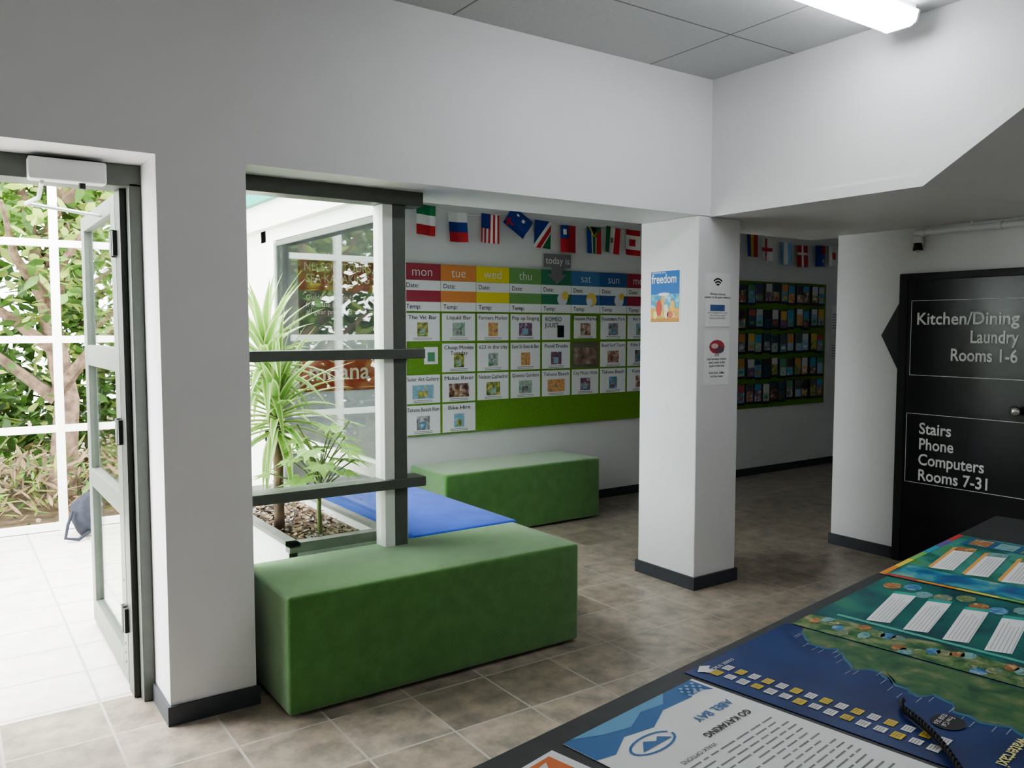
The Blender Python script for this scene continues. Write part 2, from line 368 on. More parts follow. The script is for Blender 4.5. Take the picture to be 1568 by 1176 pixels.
for (c,n,L0) in (((1.385,4.08,1.10),76,.46),((1.35,4.14,1.36),60,.42)):
    for i in range(n):
        az=i*2.4+random.uniform(-.2,.2); t=i/n; el=1.45-t*1.85
        z=c[2]+.06-.20*t
        blade(b,(c[0],c[1],z),az,el,L0*random.uniform(.8,1.1),.022,.35+t*1.0)
b.build(e,smooth=True)
FG=mat('fatsia_green',(.28,.47,.12),.35,noise=.2,nscale=10,trans=.25); FS=mat('fatsia_stem',(.16,.22,.07),.6)
e=empty('fatsia_plant'); b=MB('stems'); l=MB('leaves'); random.seed(9)
base=Vector((1.52,3.86,.46)); b.tube([base,(1.515,3.865,.6),(1.52,3.86,.80)],[.012,.011,.01],FS,6)
for i in range(21):
    az=i*2.39; t=i/21; r=.10+.16*random.random(); z=.78+.28*(1-t)-.06*random.random()
    p0=Vector((1.52,3.86,.64+.16*(1-t))); c=p0+Vector((math.cos(az)*r,math.sin(az)*r*.9,z-p0.z))
    c.x=min(c.x,1.68)
    b.tube([p0,(p0+c)/2+Vector((0,0,.02)),c],.004,FS,5)
    nrm=Vector((math.cos(az)*.5,math.sin(az)*.5,1)).normalized(); out=Vector((math.cos(az),math.sin(az),-.35)).normalized(); sd=nrm.cross(out).normalized()
    pts=[];R=random.uniform(.085,.125)
    for k in range(7):
        a=math.radians(-126+42*k)
        for da,rr in ((-.26,.5),(0,1.0 if k in(2,3,4) else .8),(.26,.5)):
            aa=a+da; q_=c+(out*math.cos(aa)+sd*math.sin(aa))*R*rr+Vector((0,0,-.02*rr*random.random())); q_.x=min(q_.x,1.77); q_.y=max(q_.y,3.57); pts.append(q_)
    for k in range(len(pts)-1): l.face([c,pts[k],pts[k+1]],FG)
b.build(e,smooth=True); l.build(e)

# ---------------------------------------------------------------- benches
def bench(name,x0,x1,y0,y1,h,m):
    e=empty(name,((x0+x1)/2,(y0+y1)/2,0)); w=(x1-x0)/2; d=(y1-y0)/2
    bm=bmesh.new(); bmesh.ops.create_cube(bm,size=1)
    for v in bm.verts: v.co=Vector((v.co.x*2*w,v.co.y*2*d,(v.co.z+.5)*(h-.012)+.012))
    bmesh.ops.bevel(bm,geom=bm.edges[:],offset=.018,segments=4,profile=.5,affect='EDGES')
    bmesh.ops.subdivide_edges(bm,edges=[q for q in bm.edges if q.calc_length()>.2],cuts=11,use_grid_fill=True)
    for v in bm.verts:
        fx=max(0,1-(v.co.x/w)**2); fy=max(0,1-(v.co.y/d)**2); fz=max(0,1-((v.co.z-h/2)/(h/2))**2)
        if v.co.z>h-.02: v.co.z+=.010*fx*fy+.003*noise.noise(v.co*4)*fx*fy
        nn=noise.noise(v.co*5)*.004
        if abs(v.co.y)>d-.02: v.co.y-=math.copysign(.005*fx*fz,v.co.y)-nn*fz
        if abs(v.co.x)>w-.02: v.co.x-=math.copysign(.003*fy*fz,v.co.x)-nn*fz
    me=bpy.data.meshes.new('upholstery'); bm.to_mesh(me); bm.free(); me.materials.append(m)
    for p in me.polygons: p.use_smooth=True
    o=bpy.data.objects.new('upholstery',me); C.objects.link(o); o.parent=e
    b=MB('feet')
    for sx in (-1,1):
        for sy in (-1,1): b.tube([(sx*(w-.08),sy*(d-.08),0),(sx*(w-.08),sy*(d-.08),.03)],.025,BLACKM,10)
    b.build(e)
bench('upholstered_bench',1.05,2.475,3.010,3.565,.478,GREEN)
bench('upholstered_bench',2.87,4.28,4.955,5.49,.478,GREEN)
bench('blue_upholstered_bench',1.90,2.53,3.60,4.93,.472,BLUE)

# ---------------------------------------------------------------- noticeboard with weekly calendar
e=empty('weekly_noticeboard')
b=MB('board'); b.box(2.70,5.95,YC-.02,YC,.69,1.985,FELT); b.build(e)
b=MB('cards')
cols=[(.42,.06,.09),(.75,.30,.10),(.80,.68,.10),(.20,.42,.14),(.05,.25,.14),(.08,.20,.45),(.05,.12,.34),(.42,.05,.08),(.75,.27,.06)]
days=['mon','tue','wed','thu','fri','sat','sun','mon','tue']
yf=YC-.022; CW=.317; X0=2.832
def pm(i):
    P=[((.7,.7,.7),(.25,.12,.08),(.05,.04,.04)),((.5,.65,.8),(.1,.3,.5),(.3,.4,.15)),((.75,.6,.2),(.3,.35,.1),(.08,.1,.05)),((.8,.75,.7),(.5,.3,.2),(.1,.08,.08)),
       ((.1,.35,.2),(.5,.6,.5),(.15,.2,.3)),((.05,.05,.06),(.3,.3,.32),(.7,.7,.7)),((.7,.15,.1),(.8,.5,.2),(.1,.1,.2)),((.5,.6,.8),(.2,.45,.6),(.6,.5,.35)),((.45,.15,.3),(.15,.1,.2),(.8,.6,.6))]
    i%=len(P); return photomat('photo_print_%d'%i,P[i],26)
def q(b,x0,x1,z0,z1,m,y): b.box(x0,x1,y,y+.0012,z0,z1,m)
random.seed(4)
titles=[['The Vic Bar','Liquid Bar','Farmers Market','Pop up Singing','','Nelson Market','Founders Park','Art Walk'],
        ['','Cheap Movies\nTuesday','623 in the city','East St Eats & Bar','Food Trucks','','Bead Surf Tours','Film Night'],
        ['Suter Art Gallery','Maitai River','Nelson Cathedral','Queens Gardens','Tahuna Beach','City Music Walk','Tahuna Beach','Kayaking'],
        ['Tahuna Beach Run','Bike Hire']]
for i in range(9):
    x=X0+i*CW; c=flat(*cols[i])
    q(b,x+.002,x+CW-.002,1.862,1.985,c,yf)
    q(b,x+.002,x+CW-.002,1.785,1.860,PAPER,yf)
    q(b,x+.002,x+CW-.002,1.700,1.785,c,yf)
    q(b,x+.002,x+CW-.002,1.630,1.700,PAPER,yf)
    text(e,'day_label',days[i],(x+CW/2,yf-.002,1.892),RC,.10,WHITE,'CENTER',bold=-.001)
    text(e,'date_label','Date:',(x+.02,yf-.002,1.805),RC,.05,INK)
    text(e,'temp_label','Temp:',(x+.02,yf-.002,1.648),RC,.05,INK)
rows=[(1.615,1.405),(1.385,1.165),(1.150,.935),(.920,.70)]
cnt=0
for r,(zt,zb) in enumerate(rows):
    for i,t in enumerate(titles[r]):
        x=X0+i*CW; cnt+=1
        if r==1 and i==0:
            q(b,x+.17,x+.29,1.23,1.36,PAPER,yf); q(b,x+.2,x+.26,1.25,1.32,flat(.1,.3,.15),yf-.0015); continue
        if r==0 and i==5: q(b,x+.03,x+.28,zb+.01,zt-.01,PAPER,yf)
        elif t or (r,i)==(0,4): q(b,x+.010,x+CW-.010,zb,zt,PAPER,yf)
        else:
            q(b,x+.012,x+CW-.012,zb,zt,flat(.18,.18,.13),yf); q(b,x+.03,x+CW-.03,zb+.03,zt-.05,photomat('beach_evening',((.12,.11,.06),(.3,.2,.16),(.5,.42,.38)),14),yf-.0015); continue
        if (r,i)==(0,4):
            text(e,'card_title','ROMEO\nJULIET',(x+.04,yf-.002,zt-.055),RC,.05,INK); q(b,x+.17,x+.24,zb+.02,zb+.12,INK,yf-.0015); continue
        text(e,'card_title',t,(x+CW/2,yf-.002,zt-.045),RC,.042,INK,'CENTER',min(.27,.022*max(len(s) for s in t.split('\n'))))
        w=random.choice((.045,.055,.065)); cx=x+CW/2; h0=zb+.035
        if r==2 and i in(0,1,4): w=.09
        q(b,cx-w,cx+w,h0,h0+.105,pm(cnt*2),yf-.0015); q(b,cx-w*.5,cx+w*.4,h0+.01,h0+.06,pm(cnt+3),yf-.002)
        for k in range(2): q(b,cx-.08,cx+.08,zb+.008+.012*k,zb+.012+.012*k,INKG,yf-.0015)
b.build(e)
b=MB('weather_icons')
for i,dx,dz,rr,cc in ((4,.22,0,.055,(.75,.77,.8)),(4,.25,.03,.035,(.85,.65,.15)),(5,.22,0,.06,(.85,.65,.2)),(5,.2,-.02,.035,(.8,.82,.85)),(6,.22,0,.055,(.75,.77,.8)),(6,.25,.035,.03,(.85,.65,.15))):
    cx=X0+i*CW+dx; cz=1.745+dz
    b.face([(cx+rr*math.cos(a*math.pi/8),yf-.003-(.001 if rr<.04 else 0),cz+rr*math.sin(a*math.pi/8)) for a in range(16)],flat(*cc))
b.build(e)
e=empty('today_is_sign'); b=MB('panel'); sg=mat('sign_grey',(.22,.22,.23),.5)
b.prism([(4.12,YC-.035,2.005),(4.40,YC-.035,2.005),(4.40,YC-.035,2.115),(4.12,YC-.035,2.115)],(0,.006,0),sg)
b.prism([(4.20,YC-.035,2.005),(4.20,YC-.035,1.95),(4.15,YC-.035,1.95),(4.255,YC-.035,1.865),(4.36,YC-.035,1.95),(4.31,YC-.035,1.95),(4.31,YC-.035,2.005)],(0,.006,0),sg)
b.build(e); text(e,'label','today is',(4.26,YC-.037,2.035),RC,.08,WHITE,'CENTER',.25)

e=empty('brochure_display_board')
b=MB('board'); b.box(6.1,7.97,YC-.02,YC,.69,1.975,FELT); b.build(e)
b=MB('brochures'); random.seed(13)
dk=[(.04,.04,.05),(.05,.08,.12),(.10,.05,.05),(.03,.09,.14),(.12,.12,.13)]
lt=[(.6,.6,.6),(.1,.35,.55),(.55,.12,.1),(.65,.5,.1),(.1,.35,.15),(.7,.7,.72),(.6,.3,.1)]
for c in range(7):
    for r in range(5):
        x=6.15+c*.255; z=.73+r*.25
        for k in range(2):
            xx=x+k*.115+random.uniform(-.008,.008); zz=z+random.uniform(0,.03)
            b.box(xx,xx+.108,YC-.045,YC-.02,zz,zz+.205,flat(*random.choice(dk)))
            if random.random()<.85: q(b,xx+.005,xx+.102,zz+.025,zz+.20,pm(random.randint(0,8)),YC-.0465)
            q(b,xx+.008,xx+.099,zz+random.uniform(.10,.15),zz+.198,flat(*(random.choice(lt) if random.random()<.6 else random.choice(dk))),YC-.048)
            q(b,xx+.002,xx+.106,zz,zz+.02,BLACKM,YC-.050)
            if random.random()<.5: q(b,xx+.02,xx+.08,zz+.05,zz+.08,flat(*random.choice(lt)),YC-.049)
b.build(e)
b=MB('wall_flyers'); b.box(8.1,8.3,YC-.004,YC-.0005,1.45,1.75,PAPER); b.box(8.1,8.3,YC-.004,YC-.0005,1.12,1.40,PAPER)
for k in range(6): b.box(8.12,8.28,YC-.005,YC-.004,1.50+.03*k,1.508+.03*k,INKG); b.box(8.12,8.28,YC-.005,YC-.004,1.16+.03*k,1.168+.03*k,INKG)
b.build()

# ---------------------------------------------------------------- bunting
FW,FH=.165,.225
Rr,Wh,Bl,Gr,Ye,Bk,Lb=[flat(*c) for c in ((.55,.03,.04),(.8,.8,.8),(.02,.05,.28),(.02,.22,.08),(.75,.55,.03),(.015,.015,.015),(.25,.5,.75))]
def H(*m): n=len(m); return [(0,1,1-(i+1)/n,1-i/n,k) for i,k in enumerate(m)]
def V(*m): n=len(m); return [(i/n,(i+1)/n,0,1,k) for i,k in enumerate(m)]
usa=[(i/9,(i+1)/9,0,1,(Rr if i%2==0 else Wh)) for i in range(9)]+[(0,.5,.5,1,Bl)]
FL={'ita':H(Gr,Wh,Rr),'slo':H(Wh,Bl,Rr),'rus':V(Wh,Bl,Rr),'usa':usa,'aus':[(0,1,0,1,Bl),(0,.45,.8,.88,Rr),(.18,.28,.6,1,Rr),(.6,.75,.3,.42,Wh),(.7,.8,.6,.7,Wh)],
'nam':'nam','twn':[(0,1,0,1,Rr),(0,.5,.5,1,Bl),(.15,.35,.65,.85,Wh)],'rsa':'rsa','mex':V(Gr,Wh,Rr)+[(.4,.6,.4,.6,flat(.3,.2,.1))],'can':[(0,1,0,1,Wh),(0,1,.78,1,Rr),(0,1,0,.22,Rr),(.3,.7,.36,.62,Rr)],
'rom':V(Bl,Ye,Rr),'eng':[(0,1,0,1,Wh),(.4,.6,0,1,Rr),(0,1,.42,.58,Rr)],'arg':V(Lb,Wh,Lb),'den':[(0,1,0,1,Rr),(.4,.55,0,1,Wh),(0,1,.55,.67,Wh)],'jap':[(0,1,0,1,Wh),(.28,.72,.32,.66,Rr)],'nz':[(0,1,0,1,Bl),(.5,1,.6,1,Rr),(.6,.75,.2,.35,Wh)]}
def bunting(pts,flags,name='flag_bunting'):
    e=empty(name); b=MB('string'); b.tube(pts,.004,Wh,5); b.build(e)
    b=MB('flags'); 
    def zat(x):
        for a,c in zip(pts,pts[1:]):
            if a[0]<=x<=c[0]: t=(x-a[0])/(c[0]-a[0]); return a[2]+t*(c[2]-a[2])
        return pts[0][2]
    for j,(fx,kind,tilt) in enumerate(flags):
        zt=zat(fx); Y=YC-.035
        def P(u,v,o=0):
            lx=(u-.5)*FW; lz=(v-1)*FH; ca,sa=math.cos(tilt),math.sin(tilt)
            return (fx+lx*ca-lz*sa, Y-o-.012*math.sin(u*5+j)*(1-v*.6)-.01*(1-v), zt+lx*sa+lz*ca)
        def rect(u0,u1,v0,v1,m,o):
            n=4
            for i in range(n):
                for k in range(n):
                    a0=u0+(u1-u0)*i/n;a1=u0+(u1-u0)*(i+1)/n;c0=v0+(v1-v0)*k/n;c1=v0+(v1-v0)*(k+1)/n
                    b.face([P(a0,c0,o),P(a1,c0,o),P(a1,c1,o),P(a0,c1,o)],m)
        if FL[kind]=='nam':
            b.face([P(0,.12),P(.88,1),P(0,1)],Bl); b.face([P(0,0),P(.10,0),P(1,.9),P(1,1),P(.88,1),P(0,.12)],Wh)
            b.face([P(.10,0),P(.34,0),P(1,.66),P(1,.9)],Rr); b.face([P(.34,0),P(.42,0),P(1,.58),P(1,.66)],Wh); b.face([P(.42,0),P(1,0),P(1,.58)],Gr)
        elif FL[kind]=='rsa':
            rect(0,.30,0,1,Bl,0); rect(.38,.62,0,1,Gr,0); rect(.70,1,0,1,Rr,0); rect(.3,.38,0,1,Wh,.0); rect(.62,.7,0,1,Wh,.0)
            b.face([P(0,1,.003),P(1,1,.003),P(.5,.5,.003)],Gr); b.face([P(.1,1,.004),P(.9,1,.004),P(.5,.6,.004)],Ye); b.face([P(.2,1,.005),P(.8,1,.005),P(.5,.68,.005)],Bk)
        else:
            for i,(u0,u1,v0,v1,m) in enumerate(FL[kind]): rect(u0,u1,v0,v1,m,.0012*i if len(FL[kind])<8 else (.0015 if i==9 else 0))
    b.build(e)
Y=YC-.02
bunting([(2.3,Y,2.52),(3.0,Y,2.42),(3.4,Y,2.37),(3.75,Y,2.41),(4.05,Y,2.385),(4.5,Y,2.35),(4.8,Y,2.38),(5.15,Y,2.37),(5.6,Y,2.44)],
 [(2.75,'den',0),(3.02,'ita',-.05),(3.29,'slo',.02),(3.59,'usa',-.05),(3.76,'aus',1.0),(4.11,'nam',-.05),(4.37,'twn',0),(4.65,'rsa',0),(4.87,'mex',-.12),(5.10,'can',-.05),(5.4,'eng',0)])
bunting([(6.3,Y,2.50),(6.62,Y,2.45),(7.0,Y,2.40),(7.5,Y,2.37),(7.9,Y,2.39),(8.4,Y,2.42),(9.0,Y,2.50)],
 [(6.45,'ita',0),(6.71,'rom',0),(6.93,'eng',0),(7.24,'arg',0),(7.52,'den',0),(7.83,'nz',0),(8.06,'jap',0),(8.3,'can',0),(8.55,'usa',0)])

e=empty('adventure_poster'); b=MB('sheet')
b.box(2.04,2.62,YC-.006,YC,1.42,1.97,flat(.10,.11,.12)); q(b,2.04,2.62,1.76,1.97,flat(.42,.05,.03),YC-.008); b.build(e)
text(e,'title','NELSON TOURS\nSEA KAYAKING',(2.33,YC-.010,1.90),RC,.08,flat(.8,.7,.5),'CENTER',.5,bold=.001)
text(e,'body','Guided trips daily\nfrom the beach\nall gear provided',(2.09,YC-.010,1.70),RC,.05,WHITE)
e=empty('beach_poster'); b=MB('sheet'); b.box(2.04,2.62,YC-.006,YC,1.06,1.31,flat(.45,.04,.02)); b.build(e)
text(e,'title','moana',(2.33,YC-.010,1.14),RC,.17,flat(.85,.75,.6),'CENTER',.45,bold=.002)

# ---------------------------------------------------------------- papers on the column
e=empty('freedom_poster'); xp=3.509
b=MB('sheet')
def qx(b,ya,yb,z0,z1,m,x): b.box(x-.0012,x,min(ya,yb),max(ya,yb),z0,z1,m)
qx(b,3.615,3.37,1.53,1.842,PAPER,xp); qx(b,3.608,3.377,1.70,1.835,flat(.02,.16,.50),xp-.0013); qx(b,3.608,3.377,1.62,1.70,photomat('poster_sea',((.02,.2,.5),(.1,.45,.6),(.7,.8,.8)),30),xp-.0013); qx(b,3.608,3.377,1.56,1.62,photomat('poster_sand',((.8,.55,.12),(.6,.3,.06),(.85,.7,.3)),40),xp-.0013); qx(b,3.608,3.377,1.537,1.56,flat(.5,.25,.05),xp-.0013)
for yy,zz,w,h,c in ((3.54,1.62,.05,.10,(.6,.08,.05)),(3.48,1.60,.04,.09,(.8,.7,.5)),(3.43,1.63,.035,.07,(.85,.5,.1)),(3.57,1.58,.03,.05,(.8,.8,.3)),(3.50,1.70,.10,.02,(.8,.8,.8)),(3.45,1.58,.05,.04,(.7,.15,.1)),(3.51,1.66,.03,.06,(.85,.4,.1))):
    b.face([(xp-.003,yy+w/2*math.cos(a*.785),zz+h/2*math.sin(a*.785)) for a in range(8)],flat(*c))
b.build(e); text(e,'title','freedom',(xp-.004,3.60,1.765),RD,.075,WHITE,'LEFT',.2,bold=.001); text(e,'subtitle','celebrate your',(xp-.004,3.60,1.822),RD,.02,WHITE)
e=empty('wifi_notice'); b=MB('sheet'); yp=YA+.003
q(b,3.565,3.775,1.51,1.815,PAPER,yp-.0012)
q(b,3.61,3.73,1.60,1.635,flat(.08,.15,.35),yp-.003)
for k in range(3):
    rr=.02+.016*k; cx,cz=3.67,1.735
    pts=[(cx+rr*math.sin(a),cz+rr*math.cos(a)) for a in [(-.8+.2*j) for j in range(9)]]; pi=[(cx+(rr-.009)*math.sin(a),cz+(rr-.009)*math.cos(a)) for a in [(-.8+.2*j) for j in range(9)]]
    for j in range(8): b.face([(pts[j][0],yp-.003,pts[j][1]),(pts[j+1][0],yp-.003,pts[j+1][1]),(pi[j+1][0],yp-.003,pi[j+1][1]),(pi[j][0],yp-.003,pi[j][1])],INK)
b.build(e)
text(e,'body','Wireless Internet\nconnect to the guest network',(3.67,yp-.003,1.69),RC,.018,INK,'CENTER'); text(e,'foot','ask at reception for a code\none device per guest\nfree for the first hour',(3.67,yp-.003,1.585),RC,.015,INKG,'CENTER')
e=empty('market_notice'); b=MB('sheet'); q(b,3.565,3.775,1.175,1.49,PAPER,yp-.0012)
b.face([(3.67+.065*math.cos(a*.524),yp-.003,1.395+.04*math.sin(a*.524)) for a in range(12)],flat(.5,.08,.1)); b.face([(3.69+.04*math.cos(a*.524),yp-.004,1.38+.022*math.sin(a*.524)) for a in range(12)],flat(.2,.1,.15)); b.face([(3.65+.03*math.cos(a*.524),yp-.0045,1.40+.015*math.sin(a*.524)) for a in range(12)],flat(.7,.5,.5)); b.build(e)
text(e,'body','ISITE\nlocal produce market\nevery week at the\nsquare from nine\n\nfresh fruit, coffee\nand live music',(3.67,yp-.003,1.34),RC,.02,INK,'CENTER',.16)

# ---------------------------------------------------------------- black door + signs on right wall
e=empty('door_2'); xd=XR
b=MB('frame'); b.box(xd-.03,xd,2.90,2.955,0,1.845,BLACKM); b.box(xd-.03,xd,2.03,2.90,1.80,1.845,BLACKM); b.box(xd-.03,xd,1.98,2.03,0,1.845,BLACKM); b.build(e,bevel=.004)
b=MB('leaf'); b.box(xd-.022,xd,2.03,2.90,0.005,1.80,BLACKG); b.build(e)
b=MB('sign_outline')
def outline(y0,y1,z0,z1,w=.006,x=xd-.0235):
    b.box(x,x+.0012,y0,y1,z1-w,z1,WHITE); b.box(x,x+.0012,y0,y1,z0,z0+w,WHITE); b.box(x,x+.0012,y0,y0+w,z0,z1,WHITE); b.box(x,x+.0012,y1-w,y1,z0,z1,WHITE)
outline(2.08,2.875,1.205,1.675,.003); outline(2.08,2.885,.525,.965,.003); b.build(e)
xt=xd-.025
text(e,'sign_text','Kitchen/Dining',(xt,2.235,1.525),RD,.105,WHITE,'RIGHT',.60,bold=.0018)
text(e,'sign_text','Laundry',(xt,2.235,1.415),RD,.105,WHITE,'RIGHT',.27,bold=.0018)
text(e,'sign_text','Rooms 1-6',(xt,2.235,1.305),RD,.105,WHITE,'RIGHT',.38,bold=.0018)
for i,(t,w) in enumerate((('Stairs',.20),('Phone',.215),('Computers',.40),('Rooms 7-31',.42))):
    text(e,'sign_text',t,(xt,2.80,.840-i*.098),RD,.10,WHITE,'LEFT',w,bold=.0018)
b=MB('knob'); b.tube([(xd-.022,2.215,1.03),(xd-.06,2.215,1.03)],.012,CHROME,12); b.build(e)
blob('knob_ball',(xd-.075,2.215,1.03),(.028,.03,.03),CHROME,3,0,0,e)
e=empty('arrow_sign'); b=MB('arrow'); b.prism([(xd-.004,3.085,1.455),(xd-.004,2.958,1.68),(xd-.004,2.958,1.22)],(.004,0,0),BLACKM); b.build(e)
e=empty('ceiling_pipe'); b=MB('pipe'); b.tube([(5.02,2.78,2.09),(5.02,1.3,2.09)],.018,PLAST,12); b.tube([(5.02,2.50,2.09),(5.02,2.50,ZH)],.010,PLAST,8); b.tube([(5.02,2.36,2.09),(5.02,2.33,2.09)],.024,PLAST,12)
b.tube([(5.02,2.78,2.09),(5.02,2.84,2.09)],.022,PLAST,12); b.build(e,smooth=False)
e=empty('wall_sensor'); b=MB('sensor_body'); b.tube([(5.03,2.83,2.07),(5.03,2.83,2.03)],.03,PLAST,14); b.tube([(5.03,2.83,2.03),(5.03,2.83,1.985)],[.02,.03],BLACKM,14); b.tube([(5.03,2.83,1.985),(5.03,2.83,1.97)],[.012,.006],CHROME,8); b.build(e)

# ---------------------------------------------------------------- table with maps
TYaw=math.radians(8.8); TO=(.77,1.13,.75)
e=empty('display_table',TO,TYaw)
TT=mat('table_top',(.045,.047,.05),.45,noise=.1)
b=MB('table_top'); b.box(-.18,2.74,-1.0,.045,-.028,-.001,TT); b.build(e,bevel=.004)
b=MB('table_frame')
for x in (-.10,2.62):
    for y in (-.95,-.04): b.box(x,x+.05,y-.05 if y>-.5 else y,y if y>-.5 else y+.05,-.75,-.028,BLACKM)
b.box(-.1,2.67,-.09,-.06,-.10,-.028,BLACKM); b.box(-.1,2.67,-.95,-.92,-.10,-.028,BLACKM); b.build(e)
TM=Matrix.Translation(TO)@Matrix.Rotation(TYaw,4,'Z')
def sheet(name,u0,u1,v0,v1,z,m,rot=0):
    o=empty(name); o.matrix_world=TM@Matrix.Translation((u0,-v0,z))@Matrix.Rotation(rot,4,'Z')
    b=MB('paper'); b.box(0,u1-u0,-(v1-v0),0,0,.0008,m); b.build(o); return o
def pl(b,pts,m,k=1): b.face([(u,-v,.0008+.0004*k) for u,v in pts],m)
def rc(b,u0,u1,v0,v1,m,k=1): pl(b,[(u0,v0),(u1,v0),(u1,v1),(u0,v1)],m,k)
def tt(o,body,u,v,size,m,width=None,align='LEFT',k=4,bold=0,rz=math.pi):
    return text(o,'print_text',body,(u,-v,.0008+.0004*k),(0,0,rz),size,m,align,width,bold=bold)
o=sheet('itinerary_sheet',.13,.535,.012,.62,0,PAPER); b=MB('print'); random.seed(3)
wb=flat(.05,.17,.42); wl=flat(.15,.38,.62)
pl(b,[(.0,.0),(.395,.0),(.395,.06),(.36,.035),(.33,.05),(.24,.045),(.17,.075),(.10,.06),(.04,.09),(0,.08)],wb)
pl(b,[(.02,.0),(.3,.0),(.26,.03),(.2,.02),(.14,.045),(.08,.03)],wl,2)
for i in range(6):
    for j in range(4): rc(b,.33+.010*i,.337+.010*i,.01+.010*j,.017+.010*j,flat(.4,.55,.75) if (i+j)%2 else wb,3)
for a in range(20):
    t=.3*a; t2=t+.3; R1,R2=(.06,.028),(.054,.023)
    pl(b,[(.12+R1[0]*math.cos(t),.11+R1[1]*math.sin(t)),(.12+R1[0]*math.cos(t2),.11+R1[1]*math.sin(t2)),(.12+R2[0]*math.cos(t2),.11+R2[1]*math.sin(t2)),(.12+R2[0]*math.cos(t),.11+R2[1]*math.sin(t))],wb,2)
pl(b,[(.08,.12),(.11,.095),(.13,.11),(.145,.10),(.165,.12)],wb,2)
for r in range(26):
    v=.205+r*.0155
    u=.03
    while u<.36:
        w=random.uniform(.015,.045)
        if random.random()>.06: rc(b,u,min(u+w,.375),v,v+.0038,INKG,1)
        u+=w+.008
b.build(o)
tt(o,'ABEL BAY',.37,.105,.028,wb,bold=.0005); tt(o,'GO KAYAKING',.36,.155,.022,INK,bold=.0005); tt(o,'WALK OPTIONS',.2,.185,.014,INK)
o=sheet('orange_leaflet',-.14,.10,.03,.36,0,PAPER,math.radians(4)); b=MB('print'); rc(b,.01,.22,.01,.14,flat(.75,.20,.06)); pl(b,[(.03,.04),(.2,.02),(.17,.06),(.1,.07)],Wh,2); b.build(o)
NV=mat('map_navy',(.012,.03,.14),.3,col2=(.025,.065,.23),nscale=5)
LD=photomat('map_land',((.02,.07,.05),(.04,.15,.06),(.10,.20,.08),(.25,.25,.13)),20)
o=sheet('blue_coast_map',.55,.995,-.018,.62,.0002,NV); b=MB('print'); random.seed(8)
def wob(pts,amp=.012,n=5):
    out=[]
    for a,c in zip(pts,pts[1:]):
        for i in range(n):
            t=i/n; out.append((a[0]+(c[0]-a[0])*t+random.uniform(-amp,amp),a[1]+(c[1]-a[1])*t+random.uniform(-amp,amp)))
    return out+[pts[-1]]
coast=wob([(.42,.05),(.38,.09),(.36,.13),(.38,.17),(.33,.20),(.29,.25),(.33,.29),(.28,.34),(.25,.39),(.29,.43),(.24,.48),(.21,.53),(.24,.57),(.21,.63)])
pl(b,[(u-.010,v) for u,v in coast]+[(.44,.63),(.44,.05)],flat(.05,.18,.32),1); pl(b,coast+[(.44,.63),(.44,.05)],LD,2)
for i in range(15):
    v=.04+i*.032
    rc(b,.035+.004*(i%2),.062,v,v+.021,Wh if i%3 else Ye,3); rc(b,.076,.103,v+.004,v+.023,Ye if i%2 else Wh,3)
    for k in range(3): rc(b,.040,.058,v+.004+.005*k,v+.0055+.005*k,INKG,4); rc(b,.080,.098,v+.008+.005*k,v+.0095+.005*k,INKG,4)
pl(b,[(.02,.02),(.05,.005),(.07,.02),(.055,.025),(.055,.04),(.035,.04),(.03,.03)],Wh,4)
for i in range(22):
    u,v=coast[min(len(coast)-1,i*3)]; rc(b,u-.045,u-.015,v,v+.0018,flat(.4,.45,.55),3)
pl(b,[(.17+.035*math.cos(a*.4),.48+.03*math.sin(a*.4)) for a in range(16)],INK,5)
b.build(o)
tt(o,'watertaxi',.20,.59,.034,flat(.8,.75,.3),.13,bold=.0005); tt(o,'Free Call\n0508 SEA',.17,.475,.014,WHITE,align='CENTER',k=7); tt(o,'coast track',.14,.03,.02,WHITE)
TL=photomat('poster_teal',((.01,.05,.08),(.01,.10,.12),(.02,.18,.17),(.04,.24,.16)),6)
o=sheet('teal_timetable_poster',1.0,1.585,-.005,.62,.0004,TL); b=MB('print'); random.seed(12)
photo=[photomat('print_photo_%d'%i,c,45) for i,c in enumerate((((.6,.3,.08),(.3,.12,.05),(.8,.6,.3)),((.05,.3,.4),(.3,.5,.5),(.1,.15,.1)),((.3,.35,.2),(.1,.2,.06),(.6,.6,.4)),((.02,.1,.3),(.1,.3,.5),(.5,.6,.7)),((.6,.5,.35),(.2,.25,.1),(.1,.3,.4))))]
pl(b,[(0,0),(.10,0),(.12,.1),(.10,.2),(.13,.3),(.11,.45),(.13,.62),(0,.62)],photomat('poster_coast',((.01,.06,.08),(.04,.16,.05),(.2,.28,.12),(.4,.36,.2)),22),1)
for i in range(26):
    u=.02+random.random()*.09; v=.03+i*.022; pl(b,[(u+.024*math.cos(a)*random.uniform(.7,1.2),v+.016*math.sin(a)*random.uniform(.7,1.2)) for a in [k*.785 for k in range(8)]],photo[i%5],2)
for i in range(6):
    v=.09+i*.092
    pl(b,[(.16,v+.03),(.43,v-.01),(.45,v+.045),(.18,v+.082)],PAPER,3)
    pl(b,[(.43,v-.01),(.455,v-.014),(.475,v+.04),(.45,v+.045)],flat(.05,.4,.35),3)
    for r in range(6):
        vv=v+.030+r*.0085; s=.05*random.random(); pl(b,[(.178,vv+.006),(.42-s,vv-.028+s*.15),(.42-s,vv-.0270+s*.15),(.178,vv+.0070)],INKG,4)
for i in range(12): pl(b,[(.50+.03*math.sin(i*2)+.035*math.cos(k*.785),.05+i*.047+.024*math.sin(k*.785)) for k in range(8)],photo[(i*3)%5],2)
rc(b,.14,.155,.05,.6,flat(.1,.45,.35),2)
b.build(o)
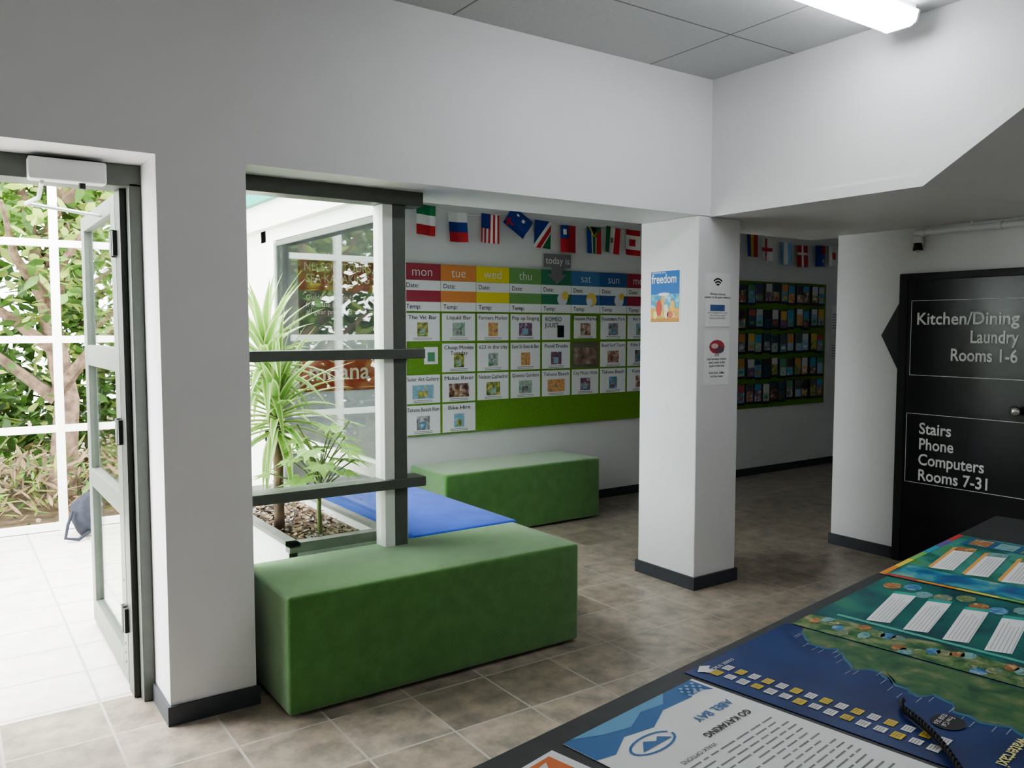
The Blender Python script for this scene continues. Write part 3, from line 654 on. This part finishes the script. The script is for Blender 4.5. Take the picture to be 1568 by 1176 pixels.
o=sheet('rainbow_activity_poster',1.60,2.29,-.035,.62,.0006,photomat('poster_green',((.01,.08,.12),(.02,.18,.12),(.08,.34,.30),(.1,.3,.08)),7)); b=MB('print')
rb=[(.6,.06,.05),(.75,.3,.05),(.8,.68,.08),(.2,.5,.12),(.04,.35,.5),(.15,.1,.4)]
for i,c in enumerate(rb):
    rc(b,.0,.016,.655*i/6,.655*(i+1)/6,flat(*c),1)
    rc(b,.69*i/6,.69*(i+1)/6,0,.018,flat(*rb[(i+1)%6]),2)
rc(b,.022,.15,.03,.65,photomat('poster_bay',((.02,.05,.2),(.03,.15,.35),(.1,.4,.45),(.5,.5,.35)),9),2)
for i in range(6):
    v=.07+i*.098
    pl(b,[(.17,v+.02),(.50,v-.01),(.52,v+.045),(.19,v+.078)],PAPER,3); pl(b,[(.18,v+.008),(.48,v-.019),(.50,v-.01),(.17,v+.02)],flat(.8,.42,.12),3)
    pl(b,[(.44,v-.004),(.50,v-.01),(.52,v+.045),(.46,v+.05)],photo[i%5],4)
    for r in range(5): pl(b,[(.20,v+.032+r*.009),(.43,v+.010+r*.009),(.43,v+.0112+r*.009),(.20,v+.0332+r*.009)],INKG,4)
rc(b,.55,.67,.05,.63,flat(.03,.12,.25),2)
for i in range(7): rc(b,.565,.655,.07+.08*i,.13+.08*i,photo[i%5],3)
b.build(o)
e=empty('ring_binder'); e.matrix_world=TM@Matrix.Translation((2.42,-.16,.0))@Matrix.Rotation(.1,4,'Z')
b=MB('cover'); b.box(0,.26,-.32,0,0,.004,BLACKM); b.box(0,.26,-.32,0,.026,.030,BLACKM); b.box(-.004,.004,-.32,0,0,.03,BLACKM); b.box(.01,.25,-.31,-.01,.004,.026,PAPER); b.build(e,bevel=.001)
b=MB('label'); b.box(.06,.20,-.24,-.06,.0302,.0308,PAPER); b.box(.09,.16,-.2,-.1,.0309,.0312,INKG); b.build(e)
e=empty('telephone_cord'); e.matrix_world=TM@Matrix.Translation((.55,-.50,.003))
b=MB('coil'); pts=[]
N=420
for i in range(N):
    t=i/(N-1); bx=.14-.30*t+.02*math.sin(t*5); by=.11-.28*t; a=t*2*math.pi*34
    pts.append((bx+.007*math.cos(a),by+.004*math.sin(a),.011+.007*math.sin(a)))
b.tube(pts,.0022,BLACKM,6); b.tube([(.14,.11,.011),(.165,.125,.013),(.185,.128,.008)],.005,BLACKM,8); b.build(e,smooth=True)

# ---------------------------------------------------------------- light and world
w=bpy.data.worlds.new('sky'); S.world=w; w.use_nodes=True; nt=w.node_tree
bg=nt.nodes['Background']; bg.inputs['Color'].default_value=(.96,.985,1,1); bg.inputs['Strength'].default_value=9.5
su=bpy.data.lights.new('sun','SUN'); su.energy=2; su.angle=.9; su.color=(1,.97,.92)
so=bpy.data.objects.new('sun',su); so.rotation_euler=(math.radians(-24),math.radians(-16),0); so.location=(0,8,8); C.objects.link(so)

cam=bpy.data.cameras.new('camera'); cam.sensor_width=36; cam.lens=36*1267/1568; cam.clip_start=.05
co=bpy.data.objects.new('camera',cam); co.location=(0,0,1.5); co.rotation_euler=(math.radians(90-3.84),0,math.radians(55.3-90)); C.objects.link(co); S.camera=co
S.view_settings.view_transform='AgX'
try: S.view_settings.look='AgX - Medium High Contrast'
except Exception as ex: print(ex)
S.view_settings.exposure=.55
